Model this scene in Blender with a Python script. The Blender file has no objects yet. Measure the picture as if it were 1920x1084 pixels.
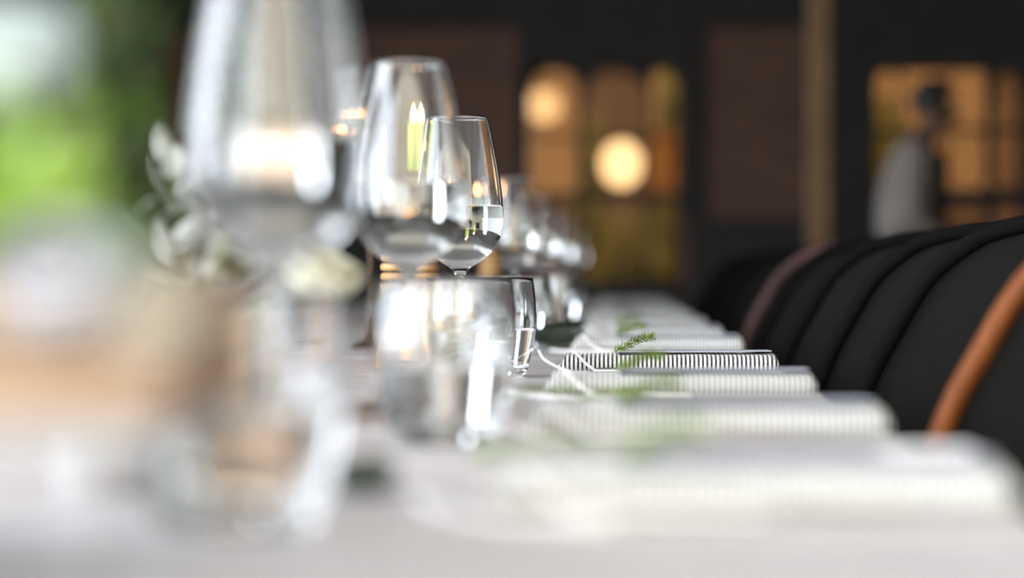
import bpy, bmesh, math, random
from mathutils import Vector, Matrix, noise
random.seed(7)
R = math.radians
PI = math.pi
scene = bpy.context.scene
C = scene.collection

# ------------------------------------------------------------------ camera
CAM_Z = 0.868
TOP = 0.75                     # height of the table top
cam_data = bpy.data.cameras.new('camera')
cam_data.lens = 85.0
cam_data.sensor_width = 36.0
cam_data.clip_start = 0.02
cam_data.dof.use_dof = True
cam_data.dof.focus_distance = 2.83
cam_data.dof.aperture_fstop = 2.25
cam = bpy.data.objects.new('camera', cam_data)
C.objects.link(cam)
cam.location = (0, 0, CAM_Z)
cam.rotation_euler = (R(90 - 0.38), 0, R(2.40))
scene.camera = cam

# ------------------------------------------------------------------ world and exposure
world = bpy.data.worlds.new('overcast_sky')
scene.world = world
world.use_nodes = True
wb = world.node_tree.nodes['Background']
wb.inputs['Color'].default_value = (0.86, 0.92, 1.0, 1)
wb.inputs['Strength'].default_value = 12.0
scene.view_settings.view_transform = 'Standard'
scene.view_settings.look = 'None'
scene.view_settings.gamma = 1.0
scene.view_settings.use_curve_mapping = False
scene.view_settings.exposure = 0.12
scene.cycles.use_denoising = True
scene.cycles.max_bounces = 16
scene.cycles.transmission_bounces = 16
scene.cycles.transparent_max_bounces = 16
scene.cycles.sample_clamp_indirect = 12.0


def portal(name, loc, rot, sx, sy):
    l = bpy.data.lights.new(name, 'AREA')
    l.shape = 'RECTANGLE'; l.size = sx; l.size_y = sy
    l.cycles.is_portal = True
    o = bpy.data.objects.new(name, l); C.objects.link(o)
    o.location = loc; o.rotation_euler = rot


portal('sky_portal', (-3.3, 0.7, 1.58), (0, R(-90), 0), 3.15, 4.6)     # near opening in the left wall
portal('sky_portal', (-3.3, 10.5, 1.45), (0, R(-90), 0), 2.3, 1.6)     # far opening, unseen, added to light the person and post
portal('sky_portal', (-0.1, -1.7, 1.65), (R(90), 0, 0), 6.2, 3.3)       # open end behind the table


# ------------------------------------------------------------------ helpers
def mat(name, col=(0.5, 0.5, 0.5), rough=0.5, metal=0.0, col2=None, scale=20.0, bump=0.0, spec=0.5,
        stretch=(1, 1, 1), sheen=0.0, subsurf=0.0, coat=0.0, bump_scale=None, detail=4.0):
    m = bpy.data.materials.new(name); m.use_nodes = True
    nt = m.node_tree; b = nt.nodes['Principled BSDF']
    b.inputs['Base Color'].default_value = (*col, 1)
    b.inputs['Roughness'].default_value = rough
    b.inputs['Metallic'].default_value = metal
    b.inputs['Specular IOR Level'].default_value = spec
    b.inputs['Sheen Weight'].default_value = sheen
    b.inputs['Coat Weight'].default_value = coat
    if subsurf:
        b.inputs['Subsurface Weight'].default_value = subsurf
        b.inputs['Subsurface Radius'].default_value = (0.01, 0.006, 0.003)
        b.inputs['Subsurface Scale'].default_value = 1.0
    tc = nt.nodes.new('ShaderNodeTexCoord')
    mp = nt.nodes.new('ShaderNodeMapping'); mp.inputs['Scale'].default_value = stretch
    nt.links.new(tc.outputs['Object'], mp.inputs['Vector'])
    if col2 is None:
        col2 = tuple(c * 0.8 for c in col)
    n = nt.nodes.new('ShaderNodeTexNoise')
    n.inputs['Scale'].default_value = scale; n.inputs['Detail'].default_value = detail
    nt.links.new(mp.outputs['Vector'], n.inputs['Vector'])
    r = nt.nodes.new('ShaderNodeValToRGB')
    r.color_ramp.elements[0].position = 0.35; r.color_ramp.elements[0].color = (*col2, 1)
    r.color_ramp.elements[1].position = 0.65; r.color_ramp.elements[1].color = (*col, 1)
    nt.links.new(n.outputs['Fac'], r.inputs['Fac'])
    nt.links.new(r.outputs['Color'], b.inputs['Base Color'])
    if bump:
        bp = nt.nodes.new('ShaderNodeBump'); bp.inputs['Strength'].default_value = bump
        bp.inputs['Distance'].default_value = 0.002
        if bump_scale:
            n2 = nt.nodes.new('ShaderNodeTexNoise'); n2.inputs['Scale'].default_value = bump_scale
            nt.links.new(mp.outputs['Vector'], n2.inputs['Vector'])
            nt.links.new(n2.outputs['Fac'], bp.inputs['Height'])
        else:
            nt.links.new(n.outputs['Fac'], bp.inputs['Height'])
        nt.links.new(bp.outputs['Normal'], b.inputs['Normal'])
    return m


def glass_mat(name, ior, col=(1, 1, 1), rough=0.0):
    m = bpy.data.materials.new(name); m.use_nodes = True
    nt = m.node_tree; nt.nodes.clear()
    g = nt.nodes.new('ShaderNodeBsdfGlass'); o = nt.nodes.new('ShaderNodeOutputMaterial')
    g.inputs['IOR'].default_value = ior; g.inputs['Color'].default_value = (*col, 1)
    g.inputs['Roughness'].default_value = rough
    nt.links.new(g.outputs[0], o.inputs['Surface'])
    return m


def emit_mat(name, col, strength):
    m = bpy.data.materials.new(name); m.use_nodes = True
    nt = m.node_tree; nt.nodes.clear()
    e = nt.nodes.new('ShaderNodeEmission'); o = nt.nodes.new('ShaderNodeOutputMaterial')
    e.inputs['Color'].default_value = (*col, 1); e.inputs['Strength'].default_value = strength
    nt.links.new(e.outputs[0], o.inputs['Surface'])
    return m


def pane_mat(name, tint):
    m = bpy.data.materials.new(name); m.use_nodes = True
    nt = m.node_tree; nt.nodes.clear()
    t = nt.nodes.new('ShaderNodeBsdfTransparent'); t.inputs['Color'].default_value = (*tint, 1)
    g = nt.nodes.new('ShaderNodeBsdfGlossy'); g.inputs['Roughness'].default_value = 0.05
    f = nt.nodes.new('ShaderNodeFresnel'); f.inputs['IOR'].default_value = 1.12
    mx = nt.nodes.new('ShaderNodeMixShader'); o = nt.nodes.new('ShaderNodeOutputMaterial')
    nt.links.new(f.outputs[0], mx.inputs[0]); nt.links.new(t.outputs[0], mx.inputs[1])
    nt.links.new(g.outputs[0], mx.inputs[2]); nt.links.new(mx.outputs[0], o.inputs['Surface'])
    return m


def stripe_mat(name, period, dark_frac):
    """Woven cloth: narrow black stripes running round an off-white roll."""
    m = bpy.data.materials.new(name); m.use_nodes = True
    nt = m.node_tree; b = nt.nodes['Principled BSDF']
    b.inputs['Roughness'].default_value = 0.85; b.inputs['Sheen Weight'].default_value = 0.2
    tc = nt.nodes.new('ShaderNodeTexCoord'); sx = nt.nodes.new('ShaderNodeSeparateXYZ')
    nt.links.new(tc.outputs['Object'], sx.inputs[0])
    nz = nt.nodes.new('ShaderNodeTexNoise'); nz.inputs['Scale'].default_value = 400
    nt.links.new(tc.outputs['Object'], nz.inputs['Vector'])
    d = nt.nodes.new('ShaderNodeMath'); d.operation = 'DIVIDE'; d.inputs[1].default_value = period
    nt.links.new(sx.outputs['X'], d.inputs[0])
    wob = nt.nodes.new('ShaderNodeMath'); wob.operation = 'MULTIPLY_ADD'; wob.inputs[1].default_value = 0.18
    nt.links.new(nz.outputs['Fac'], wob.inputs[0]); nt.links.new(d.outputs[0], wob.inputs[2])
    fr = nt.nodes.new('ShaderNodeMath'); fr.operation = 'FRACT'; nt.links.new(wob.outputs[0], fr.inputs[0])
    r = nt.nodes.new('ShaderNodeValToRGB')
    e = r.color_ramp.elements
    e[0].position = dark_frac; e[0].color = (0.022, 0.018, 0.026, 1)
    e[1].position = dark_frac + 0.08; e[1].color = (0.77, 0.79, 0.79, 1)
    nt.links.new(fr.outputs[0], r.inputs['Fac']); nt.links.new(r.outputs['Color'], b.inputs['Base Color'])
    bp = nt.nodes.new('ShaderNodeBump'); bp.inputs['Strength'].default_value = 0.4; bp.inputs['Distance'].default_value = 0.0006
    nt.links.new(fr.outputs[0], bp.inputs['Height']); nt.links.new(bp.outputs['Normal'], b.inputs['Normal'])
    return m


M = {}
M['board'] = mat('weathered_grey_wood', (0.60, 0.575, 0.585), 0.45, col2=(0.40, 0.375, 0.38), scale=9, stretch=(1, 14, 6), bump=0.35)
M['table_frame'] = mat('grey_wood_frame', (0.22, 0.19, 0.17), 0.6, col2=(0.14, 0.12, 0.10), scale=8, stretch=(8, 1, 8))
M['glass'] = glass_mat('clear_glass', 1.47, (0.985, 0.99, 0.99))
M['water'] = glass_mat('water', 1.33)
M['stripe'] = stripe_mat('striped_napkin_cloth', 0.00505, 0.42)
M['card'] = mat('blue_grey_card', (0.46, 0.49, 0.60), 0.4, col2=(0.42, 0.45, 0.56), scale=60)
M['card_edge'] = mat('dark_card_edge', (0.02, 0.018, 0.03), 0.6, scale=60)
M['paper'] = mat('white_paper', (0.82, 0.83, 0.86), 0.7, col2=(0.78, 0.79, 0.83), scale=80)
M['cord'] = mat('white_cotton_cord', (0.86, 0.84, 0.86), 0.7, col2=(0.74, 0.72, 0.74), scale=500, bump=0.3)
M['steel'] = mat('polished_steel', (0.58, 0.60, 0.63), 0.28, 1.0, col2=(0.50, 0.52, 0.55), scale=40)
M['needle'] = mat('fresh_green_needles', (0.17, 0.27, 0.012), 0.5, col2=(0.09, 0.16, 0.008), scale=80, subsurf=0.0)
M['stem'] = mat('green_stem', (0.16, 0.20, 0.05), 0.6, scale=60)
M['thuja'] = mat('dark_conifer_green', (0.055, 0.105, 0.010), 0.6, col2=(0.008, 0.020, 0.003), scale=45)
M['lime'] = mat('lime_green_leaf', (0.26, 0.40, 0.05), 0.3, col2=(0.16, 0.29, 0.025), scale=30)
M['teal'] = mat('blue_green_succulent', (0.22, 0.38, 0.30), 0.55, col2=(0.15, 0.30, 0.20), scale=30)
M['silverleaf'] = mat('silver_grey_leaf', (0.52, 0.54, 0.52), 0.75, col2=(0.40, 0.43, 0.40), scale=30)
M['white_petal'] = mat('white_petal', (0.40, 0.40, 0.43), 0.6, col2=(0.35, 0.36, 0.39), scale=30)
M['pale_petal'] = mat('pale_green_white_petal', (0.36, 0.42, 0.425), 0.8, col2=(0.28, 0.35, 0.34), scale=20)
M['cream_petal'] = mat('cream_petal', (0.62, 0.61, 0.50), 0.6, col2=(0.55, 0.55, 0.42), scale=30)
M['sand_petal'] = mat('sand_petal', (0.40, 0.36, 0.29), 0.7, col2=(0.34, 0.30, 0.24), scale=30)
M['peach_petal'] = mat('peach_petal', (0.80, 0.62, 0.50), 0.6, col2=(0.72, 0.50, 0.38), scale=30)
M['brown_disc'] = mat('brown_flower_centre', (0.16, 0.08, 0.035), 0.8, scale=150, bump=0.5)
M['dark_leaf'] = mat('dark_glossy_leaf', (0.014, 0.022, 0.012), 0.22, col2=(0.008, 0.010, 0.008), scale=50)
M['crate'] = mat('honey_brown_crate_wood', (0.29, 0.195, 0.125), 0.7, col2=(0.22, 0.145, 0.09), scale=10, stretch=(1, 8, 14), bump=0.3)
M['riser'] = mat('white_glazed_ceramic', (0.27, 0.27, 0.275), 0.7, col2=(0.24, 0.24, 0.245), scale=14, stretch=(1, 6, 10))
M['stone'] = mat('pale_stone', (0.34, 0.33, 0.33), 0.8, col2=(0.28, 0.27, 0.27), scale=40)
M['soil'] = mat('dark_soil', (0.03, 0.022, 0.015), 0.95, scale=120, bump=0.8)
M['candle'] = mat('yellow_green_wax', (0.30, 0.38, 0.025), 0.5, col2=(0.25, 0.33, 0.02), scale=25, subsurf=0.2)
M['wick'] = mat('burnt_wick', (0.01, 0.01, 0.01), 0.9)
M['flame'] = emit_mat('candle_flame', (1.0, 0.42, 0.14), 70.0)
M['bronze'] = mat('dark_bronze', (0.07, 0.045, 0.03), 0.4, 0.8, scale=40)
M['mill'] = mat('turned_oak', (0.50, 0.30, 0.12), 0.4, col2=(0.36, 0.20, 0.07), scale=14, stretch=(10, 10, 1), bump=0.1)
M['groove'] = mat('dark_turned_groove', (0.05, 0.028, 0.015), 0.5, scale=60)
M['leather'] = mat('black_upholstery', (0.010, 0.0098, 0.0098), 0.9, col2=(0.009, 0.0088, 0.0088), scale=60, bump=0.15, spec=0.02)
M['tan_rail'] = mat('orange_brown_bentwood', (0.185, 0.055, 0.012), 0.55, col2=(0.13, 0.038, 0.008), scale=10, stretch=(8, 8, 1), spec=0.2)
M['dark_rail'] = mat('black_lacquered_bentwood', (0.006, 0.006, 0.006), 0.85, col2=(0.005, 0.005, 0.005), scale=10, spec=0.02)
M['plum_rail'] = mat('plum_brown_bentwood', (0.06, 0.028, 0.026), 0.6, col2=(0.09, 0.04, 0.038), scale=10)
M['floor'] = mat('grey_concrete_floor', (0.20, 0.185, 0.175), 0.7, col2=(0.15, 0.14, 0.13), scale=3, spec=0.2)
M['ceiling'] = mat('pale_plaster_ceiling', (0.50, 0.49, 0.50), 0.9, col2=(0.44, 0.43, 0.44), scale=3, spec=0.1)
M['left_wall'] = mat('dark_olive_plaster', (0.09, 0.09, 0.075), 0.9, col2=(0.06, 0.062, 0.05), scale=2, spec=0.1)
M['black_paint'] = mat('black_painted_wood', (0.030, 0.030, 0.030), 0.75, col2=(0.024, 0.024, 0.024), scale=6, spec=0.2)
M['post'] = mat('rough_tan_timber', (0.22, 0.13, 0.065), 0.8, col2=(0.14, 0.085, 0.042), scale=6, stretch=(6, 6, 1), bump=0.4)
M['beige'] = mat('beige_render', (0.80, 0.70, 0.52), 0.9, col2=(0.75, 0.65, 0.47), scale=1.5)
M['terrace'] = mat('pale_terrace_paving', (0.50, 0.48, 0.44), 0.9, col2=(0.42, 0.40, 0.37), scale=2)
M['yard_wall'] = mat('peach_render', (0.60, 0.38, 0.19), 0.9, col2=(0.48, 0.30, 0.15), scale=0.8)
M['shrub'] = mat('yellow_green_foliage', (0.58, 0.52, 0.10), 0.8, col2=(0.30, 0.30, 0.05), scale=5)
M['orange_cloth'] = mat('orange_cloth', (0.85, 0.42, 0.08), 0.9, scale=4)
M['brown_board'] = mat('brown_board', (0.22, 0.13, 0.07), 0.8, scale=6)
M['globe'] = emit_mat('glowing_paper', (1.0, 0.84, 0.58), 13.0)
M['globe_white'] = emit_mat('glowing_white_paper', (1.0, 0.93, 0.72), 20.0)
M['pane'] = pane_mat('amber_dimming_pane', (0.30, 0.245, 0.185))  # amber tint put in to dim the over-bright courtyard behind the glass
M['skin'] = mat('skin', (0.11, 0.06, 0.04), 0.55, col2=(0.17, 0.09, 0.06), scale=30)  # darkened: the backlit shade on the face is put into this colour
M['hair'] = mat('black_hair', (0.012, 0.010, 0.010), 0.5, scale=80)
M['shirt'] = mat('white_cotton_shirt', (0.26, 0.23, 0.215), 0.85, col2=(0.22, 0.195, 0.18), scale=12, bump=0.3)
M['apron'] = mat('black_apron', (0.015, 0.014, 0.014), 0.8, scale=40)
M['shoe'] = mat('black_shoe_leather', (0.012, 0.012, 0.012), 0.35, scale=40)
M['eye'] = mat('eye_white', (0.7, 0.7, 0.68), 0.25, scale=5)


def brick_mat():
    m = bpy.data.materials.new('dark_brown_brick'); m.use_nodes = True
    nt = m.node_tree; b = nt.nodes['Principled BSDF']; b.inputs['Roughness'].default_value = 0.9
    tc = nt.nodes.new('ShaderNodeTexCoord'); mp = nt.nodes.new('ShaderNodeMapping')
    mp.inputs['Rotation'].default_value = (R(90), 0, 0)
    br = nt.nodes.new('ShaderNodeTexBrick'); br.inputs['Scale'].default_value = 1.0
    br.inputs['Brick Width'].default_value = 0.23; br.inputs['Row Height'].default_value = 0.075
    br.inputs['Mortar Size'].default_value = 0.006
    br.inputs['Color1'].default_value = (0.135, 0.066, 0.046, 1); br.inputs['Color2'].default_value = (0.10, 0.05, 0.036, 1)
    br.inputs['Mortar'].default_value = (0.07, 0.058, 0.05, 1)
    nt.links.new(tc.outputs['Object'], mp.inputs['Vector']); nt.links.new(mp.outputs[0], br.inputs['Vector'])
    nt.links.new(br.outputs['Color'], b.inputs['Base Color'])
    return m


M['brick'] = brick_mat()


def mesh_from(bm, name, smooth=False):
    bmesh.ops.recalc_face_normals(bm, faces=bm.faces)
    me = bpy.data.meshes.new(name); bm.to_mesh(me); bm.free()
    if smooth:
        for p in me.polygons: p.use_smooth = True
    return me


def obj(name, me, m=None, parent=None, loc=None, rot=None, smooth=False):
    if isinstance(me, bmesh.types.BMesh):
        me = mesh_from(me, name, smooth)
    o = bpy.data.objects.new(name, me); C.objects.link(o)
    if m is not None and len(me.materials) == 0:
        me.materials.append(M[m] if isinstance(m, str) else m)
    if parent is not None: o.parent = parent
    if loc is not None: o.location = loc
    if rot is not None: o.rotation_euler = rot
    return o


def tag(o, label=None, cat=None, group=None, kind=None):
    if label: o['label'] = label
    if cat: o['category'] = cat
    if group: o['group'] = group
    if kind: o['kind'] = kind
    return o


def thing(name, label, cat, loc=(0, 0, 0), rot=(0, 0, 0), group=None):
    o = bpy.data.objects.new(name, None); C.objects.link(o)
    o.location = loc; o.rotation_euler = rot; o.empty_display_size = 0.05
    return tag(o, label, cat, group)


def dup(root, loc, rot=None, label=None):
    r = root.copy(); C.objects.link(r); r.location = loc
    if rot is not None: r.rotation_euler = rot
    if label: r['label'] = label
    for ch in list(root.children):
        c = ch.copy(); C.objects.link(c); c.parent = r
        for g in list(ch.children):
            d = g.copy(); C.objects.link(d); d.parent = c
    return r


def box(bm, x0, x1, y0, y1, z0, z1, bevel=0.0):
    vs = [bm.verts.new((x, y, z)) for x in (x0, x1) for y in (y0, y1) for z in (z0, z1)]
    fs = [bm.faces.new([vs[i] for i in q]) for q in ((0, 1, 3, 2), (4, 6, 7, 5), (0, 4, 5, 1), (2, 3, 7, 6), (0, 2, 6, 4), (1, 5, 7, 3))]
    if bevel:
        es = list({e for f in fs for e in f.edges})
        bmesh.ops.bevel(bm, geom=es, offset=bevel, segments=2, affect='EDGES', profile=0.5)
    return bm


def bx(x0, x1, y0, y1, z0, z1, bevel=0.0):
    return box(bmesh.new(), x0, x1, y0, y1, z0, z1, bevel)


def catmull(pts, n):
    out = []
    P = [Vector(p) for p in pts]
    P = [P[0] * 2 - P[1]] + P + [P[-1] * 2 - P[-2]]
    for i in range(1, len(P) - 2):
        for k in range(n):
            t = k / n
            a, b, c, d = P[i - 1], P[i], P[i + 1], P[i + 2]
            out.append(0.5 * ((2 * b) + (c - a) * t + (2 * a - 5 * b + 4 * c - d) * t * t + (3 * b - 3 * c + d - a) * t ** 3))
    out.append(P[-2].copy())
    return out


def tube(bm, pts, rad, seg=10, cap=True):
    pts = [Vector(p) for p in pts]
    rings = []
    up = Vector((0, 0, 1))
    for i, p in enumerate(pts):
        t = (pts[min(i + 1, len(pts) - 1)] - pts[max(i - 1, 0)]).normalized()
        a = t.cross(up)
        if a.length < 1e-3: a = t.cross(Vector((1, 0, 0)))
        a.normalize(); b = t.cross(a).normalized()
        rr = rad(i / (len(pts) - 1)) if callable(rad) else rad
        rings.append([bm.verts.new(p + (a * math.cos(2 * PI * k / seg) + b * math.sin(2 * PI * k / seg)) * rr) for k in range(seg)])
    for r0, r1 in zip(rings, rings[1:]):
        for k in range(seg):
            bm.faces.new((r0[k], r0[(k + 1) % seg], r1[(k + 1) % seg], r1[k]))
    if cap:
        bm.faces.new(rings[0][::-1]); bm.faces.new(rings[-1])
    return bm


def lathe(bm, prof, seg=48, cx=0, cy=0):
    rings = []
    for r, z in prof:
        if r < 1e-6:
            rings.append([bm.verts.new((cx, cy, z))])
        else:
            rings.append([bm.verts.new((cx + r * math.cos(2 * PI * k / seg), cy + r * math.sin(2 * PI * k / seg), z)) for k in range(seg)])
    for a, b in zip(rings, rings[1:]):
        for k in range(seg):
            k2 = (k + 1) % seg
            if len(a) == 1 and len(b) == 1: continue
            if len(a) == 1: bm.faces.new((a[0], b[k2], b[k]))
            elif len(b) == 1: bm.faces.new((a[k], a[k2], b[0]))
            else: bm.faces.new((a[k], a[k2], b[k2], b[k]))
    return bm


def sm(prof, n=5):
    return [(max(p.x, 0), p.y) for p in catmull([(r, z, 0) for r, z in prof], n)]


def leaf_mesh(name, L, W, curl=0.3, fold=0.25, nu=8, nv=4, tip=0.9, thick=0.0006):
    """A blade growing along +X from the origin, arching up or down by curl; two skins so it has thickness."""
    bm = bmesh.new()
    grid = []
    for s in (0, 1):
        g = []
        for i in range(nu + 1):
            t = i / nu
            w = W * 0.5 * (math.sin(PI * min(1, t ** tip)) ** 0.7 if 0 < t < 1 else 0.03)
            row = []
            for j in range(nv + 1):
                v = j / nv * 2 - 1
                a = curl * t
                row.append(bm.verts.new((L * (math.sin(a) / max(curl, 1e-4) if abs(curl) > 1e-4 else t), w * v,
                                         L * ((1 - math.cos(a)) / max(curl, 1e-4) if abs(curl) > 1e-4 else 0) + abs(v) * w * fold + s * thick)))
            g.append(row)
        grid.append(g)
    for s, g in enumerate(grid):
        for i in range(nu):
            for j in range(nv):
                q = (g[i][j], g[i + 1][j], g[i + 1][j + 1], g[i][j + 1])
                bm.faces.new(q if s else q[::-1])
    for i in range(nu):
        for j in (0, nv):
            bm.faces.new((grid[0][i][j], grid[0][i + 1][j], grid[1][i + 1][j], grid[1][i][j]))
    for i in (0, nu):
        for j in range(nv):
            bm.faces.new((grid[0][i][j], grid[0][i][j + 1], grid[1][i][j + 1], grid[1][i][j]))
    return mesh_from(bm, name, True)


def petal_mesh(name, R0, open_=0.35, nu=7, nv=7, thick=0.0007):
    """A cupped petal: a patch of a squashed sphere, root at the origin, standing up along +Z, hollow towards -X."""
    bm = bmesh.new()
    g2 = []
    for s in (0, 1):
        rr = R0 + s * thick
        g = []
        for i in range(nu + 1):
            th = -1.35 + (1.75 + open_) * i / nu
            wid = 0.25 + 0.75 * math.sin(PI * 0.62 * (i / nu) + 0.12)
            row = []
            for j in range(nv + 1):
                ph = (j / nv * 2 - 1) * 0.95 * wid
                droop = 0.12 * R0 * (j / nv * 2 - 1) ** 2 * (i / nu) ** 3
                row.append(bm.verts.new((rr * math.cos(th) * math.cos(ph), rr * math.cos(th) * math.sin(ph), R0 + rr * math.sin(th) - droop)))
            g.append(row)
        g2.append(g)
    for s, g in enumerate(g2):
        for i in range(nu):
            for j in range(nv):
                q = (g[i][j], g[i][j + 1], g[i + 1][j + 1], g[i + 1][j])
                bm.faces.new(q if s else q[::-1])
    for i in range(nu):
        for j in (0, nv):
            bm.faces.new((g2[0][i][j], g2[0][i + 1][j], g2[1][i + 1][j], g2[1][i][j]))
    for i in (0, nu):
        for j in range(nv):
            bm.faces.new((g2[0][i][j], g2[0][i][j + 1], g2[1][i][j + 1], g2[1][i][j]))
    return mesh_from(bm, name, True)


# ================================================================== the room
def struct(name, bm, m, parent=None):
    o = obj(name, bm, m, parent)
    if parent is None: o['kind'] = 'structure'
    return o


XL, XR, Y1, ZC = -3.2, 3.0, 14.0, 3.3
YC = -1.6                      # the roof stops here; an open terrace lies beyond
struct('floor', bx(XL - 0.2, XR + 0.2, YC, Y1 + 0.3, -0.06, 0.0), 'floor')
struct('ceiling', bx(XL - 0.2, XR + 0.2, YC, Y1 + 0.3, ZC, ZC + 0.12), 'ceiling')
struct('wall_right', bx(XR, XR + 0.2, YC, Y1 + 0.3, 0, ZC), 'black_paint')
b = bmesh.new()
box(b, XL - 0.2, XL, 3.0, 9.7, 0, ZC); box(b, XL - 0.2, XL, 11.3, Y1 + 0.3, 0, ZC)
box(b, XL - 0.2, XL, YC, 3.0, 3.15, ZC); box(b, XL - 0.2, XL, 9.7, 11.3, 2.6, ZC); box(b, XL - 0.2, XL, 9.7, 11.3, 0, 0.3)  # far gap is an addition that lets daylight onto the person
struct('wall_left', b, 'left_wall')

# far wall: brick piers, openings left for the two windows
W1 = (-0.51, 0.40, 0.80, 2.08)      # x0, x1, z0, z1 of the three-light window
W2 = (1.49, 2.37, 1.12, 2.06)       # of the arched window behind the person
b = bmesh.new()
box(b, XL, W1[0], Y1, Y1 + 0.25, 0, ZC); box(b, W1[1], W2[0], Y1, Y1 + 0.25, 0, ZC); box(b, W2[1], XR, Y1, Y1 + 0.25, 0, ZC)
box(b, W1[0], W1[1], Y1, Y1 + 0.25, 0, W1[2]); box(b, W1[0], W1[1], Y1, Y1 + 0.25, W1[3], ZC)
box(b, W2[0], W2[1], Y1, Y1 + 0.25, 0, W2[2]); box(b, W2[0], W2[1], Y1, Y1 + 0.25, W2[3], ZC)
struct('wall_far', b, 'brick')
# black painted boarding on the far wall: dado, frieze, surrounds
for k, (x0, x1, z0, z1) in enumerate(((XL, W1[0] - 0.03, 0, 1.18), (W1[1] + 0.03, W2[0], 0, 1.18), (XL, XR, 2.28, ZC),
                                      (1.12, W2[0], 1.18, 2.28), (W2[1], XR, 0, 2.28), (W2[0], W2[1], 0, W2[2]),
                                      (W2[0], W2[1], W2[3], 2.28),
                                      (W1[1], 0.53, 1.18, 2.28), (W1[0] - 0.04, W1[0], 0.8, 2.28),
                                      (W1[0], W1[1], W1[3], 2.28), (W1[0], W1[1], 0.0, W1[2]))):
    struct('trim_%d' % (k + 1), bx(x0, x1, Y1 - 0.035, Y1 - 0.002, z0, z1), 'black_paint')


def spandrel(bm, x0, x1, z0, z1, y0, y1, power=2.0, n=14):
    """Solid filling between an arch springing at z0 and its square head at z1."""
    cx, hw = (x0 + x1) / 2, (x1 - x0) / 2
    prev = None
    for i in range(n + 1):
        x = x0 + (x1 - x0) * i / n
        z = z0 + (z1 - z0) * max(0.0, 1 - abs((x - cx) / hw) ** power) ** (1 / power) * 0.99
        cur = [bm.verts.new((x, y, zz)) for y in (y0, y1) for zz in (z, z1 + 0.001)]
        if prev:
            for q in ((0, 1), (3, 2), (2, 0), (1, 3)):
                bm.faces.new((prev[q[0]], cur[q[0]], cur[q[1]], prev[q[1]]))
        prev = cur


def window(name, x0, x1, z0, z1, lights, rails, arch, y):
    root = bpy.data.objects.new(name, None); C.objects.link(root); root['kind'] = 'structure'
    root.location = ((x0 + x1) / 2, y, z0)
    off = Vector(root.location)

    def put(nm, bm, m):
        o = obj(nm, bm, m, root); o.data.transform(Matrix.Translation(-off)); return o
    fr = 0.028
    for xa, xb in ((x0, x0 + fr), (x1 - fr, x1)): put('frame_post', bx(xa, xb, y, y + 0.07, z0, z1), 'black_paint')
    for za, zb in ((z0, z0 + fr), (z1 - fr, z1)): put('frame_rail', bx(x0, x1, y + 0.002, y + 0.068, za, zb), 'black_paint')
    for a, c in zip(lights, lights[1:]): put('mullion', bx(a[1], c[0], y + 0.003, y + 0.066, z0 + fr, z1 - fr), 'black_paint')
    for (xa, xb), asp in zip(lights, arch):
        if asp:
            s = bmesh.new(); spandrel(s, xa, xb, z1 - fr - asp, z1 - fr, y + 0.004, y + 0.06); put('arch_head', s, 'black_paint')
        zs = [z0 + fr] + [r for r in rails] + [z1 - fr]
        for r, th in rails.items():
            put('glazing_bar', bx(xa, xb, y + 0.012, y + 0.055, r - th / 2, r + th / 2), 'black_paint')
        for za, zb in zip(zs, zs[1:]):
            put('pane', bx(xa, xb, y + 0.03, y + 0.034, za, zb), 'pane')
    return root


window('window_1', W1[0], W1[1], W1[2], W1[3], [(-0.48, -0.20), (-0.16, 0.175), (0.21, 0.375)], {1.31: 0.05, 1.66: 0.02}, [0.14, 0.17, 0.08], Y1 + 0.02)
window('window_2', W2[0], W2[1], W2[2], W2[3], [(1.52, 1.64), (1.655, 1.915), (1.93, 2.14), (2.19, 2.345)], {1.30: 0.11, 1.69: 0.035}, [0.03, 0, 0, 0.26], Y1 + 0.02)

# timber post in front of the far wall
p = thing('timber_post', 'tan rough timber post rising in front of the dark brick wall', 'post', (0.785, 9.3, 0))
obj('shaft', bx(-0.042, 0.042, -0.042, 0.042, 0.12, ZC - 0.1, 0.008), 'post', p)
obj('footing', bx(-0.085, 0.085, -0.085, 0.085, 0, 0.12, 0.01), 'black_paint', p)
obj('capital', bx(-0.085, 0.085, -0.085, 0.085, ZC - 0.1, ZC, 0.01), 'post', p)

# ------------------------------------------------------------------ outdoors, behind the camera and beyond the windows
struct('terrace_ground', bx(-30, 30, -30, 45, -0.2, -0.07), 'terrace')
f = thing('beige_building', 'beige rendered building across the terrace behind the table', 'building', (-2.0, -7.0, -0.07))
obj('wall', bx(-3.2, 9.0, -4.0, 0.0, 0, 7.5), 'beige', f)
obj('cornice', bx(-3.3, 9.1, -4.1, 0.12, 7.5, 7.75), 'beige', f)
obj('plinth', bx(-3.24, 9.04, -4.04, 0.05, 0, 0.4), 'terrace', f)
for x in (-1.8, 3.4):
    w = obj('window', bx(x - 0.5, x + 0.5, -0.02, 0.03, 1.6, 3.2), 'black_paint', f)
    obj('sill', bx(x - 0.6, x + 0.6, 0.0, 0.12, 1.5, 1.6), 'terrace', w)
f = thing('courtyard_building', 'peach rendered building seen through the far windows', 'building', (1.0, 21.0, -0.07))
obj('wall', bx(-7, 7, 0, 3, 0, 6.5), 'yard_wall', f)
obj('cornice', bx(-7.1, 7.1, -0.15, 3, 6.5, 6.8), 'yard_wall', f)
obj('plinth', bx(-7.03, 7.03, -0.03, 3, 0, 1.55), 'brown_board', f)
for x in (-0.98, 2.6):
    w = obj('door', bx(x - 0.28, x + 0.28, -0.05, 0.0, 0, 2.7), 'brown_board', f)
    obj('lintel', bx(x - 0.35, x + 0.35, -0.1, 0.0, 2.7, 2.85), 'brown_board', w)


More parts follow.
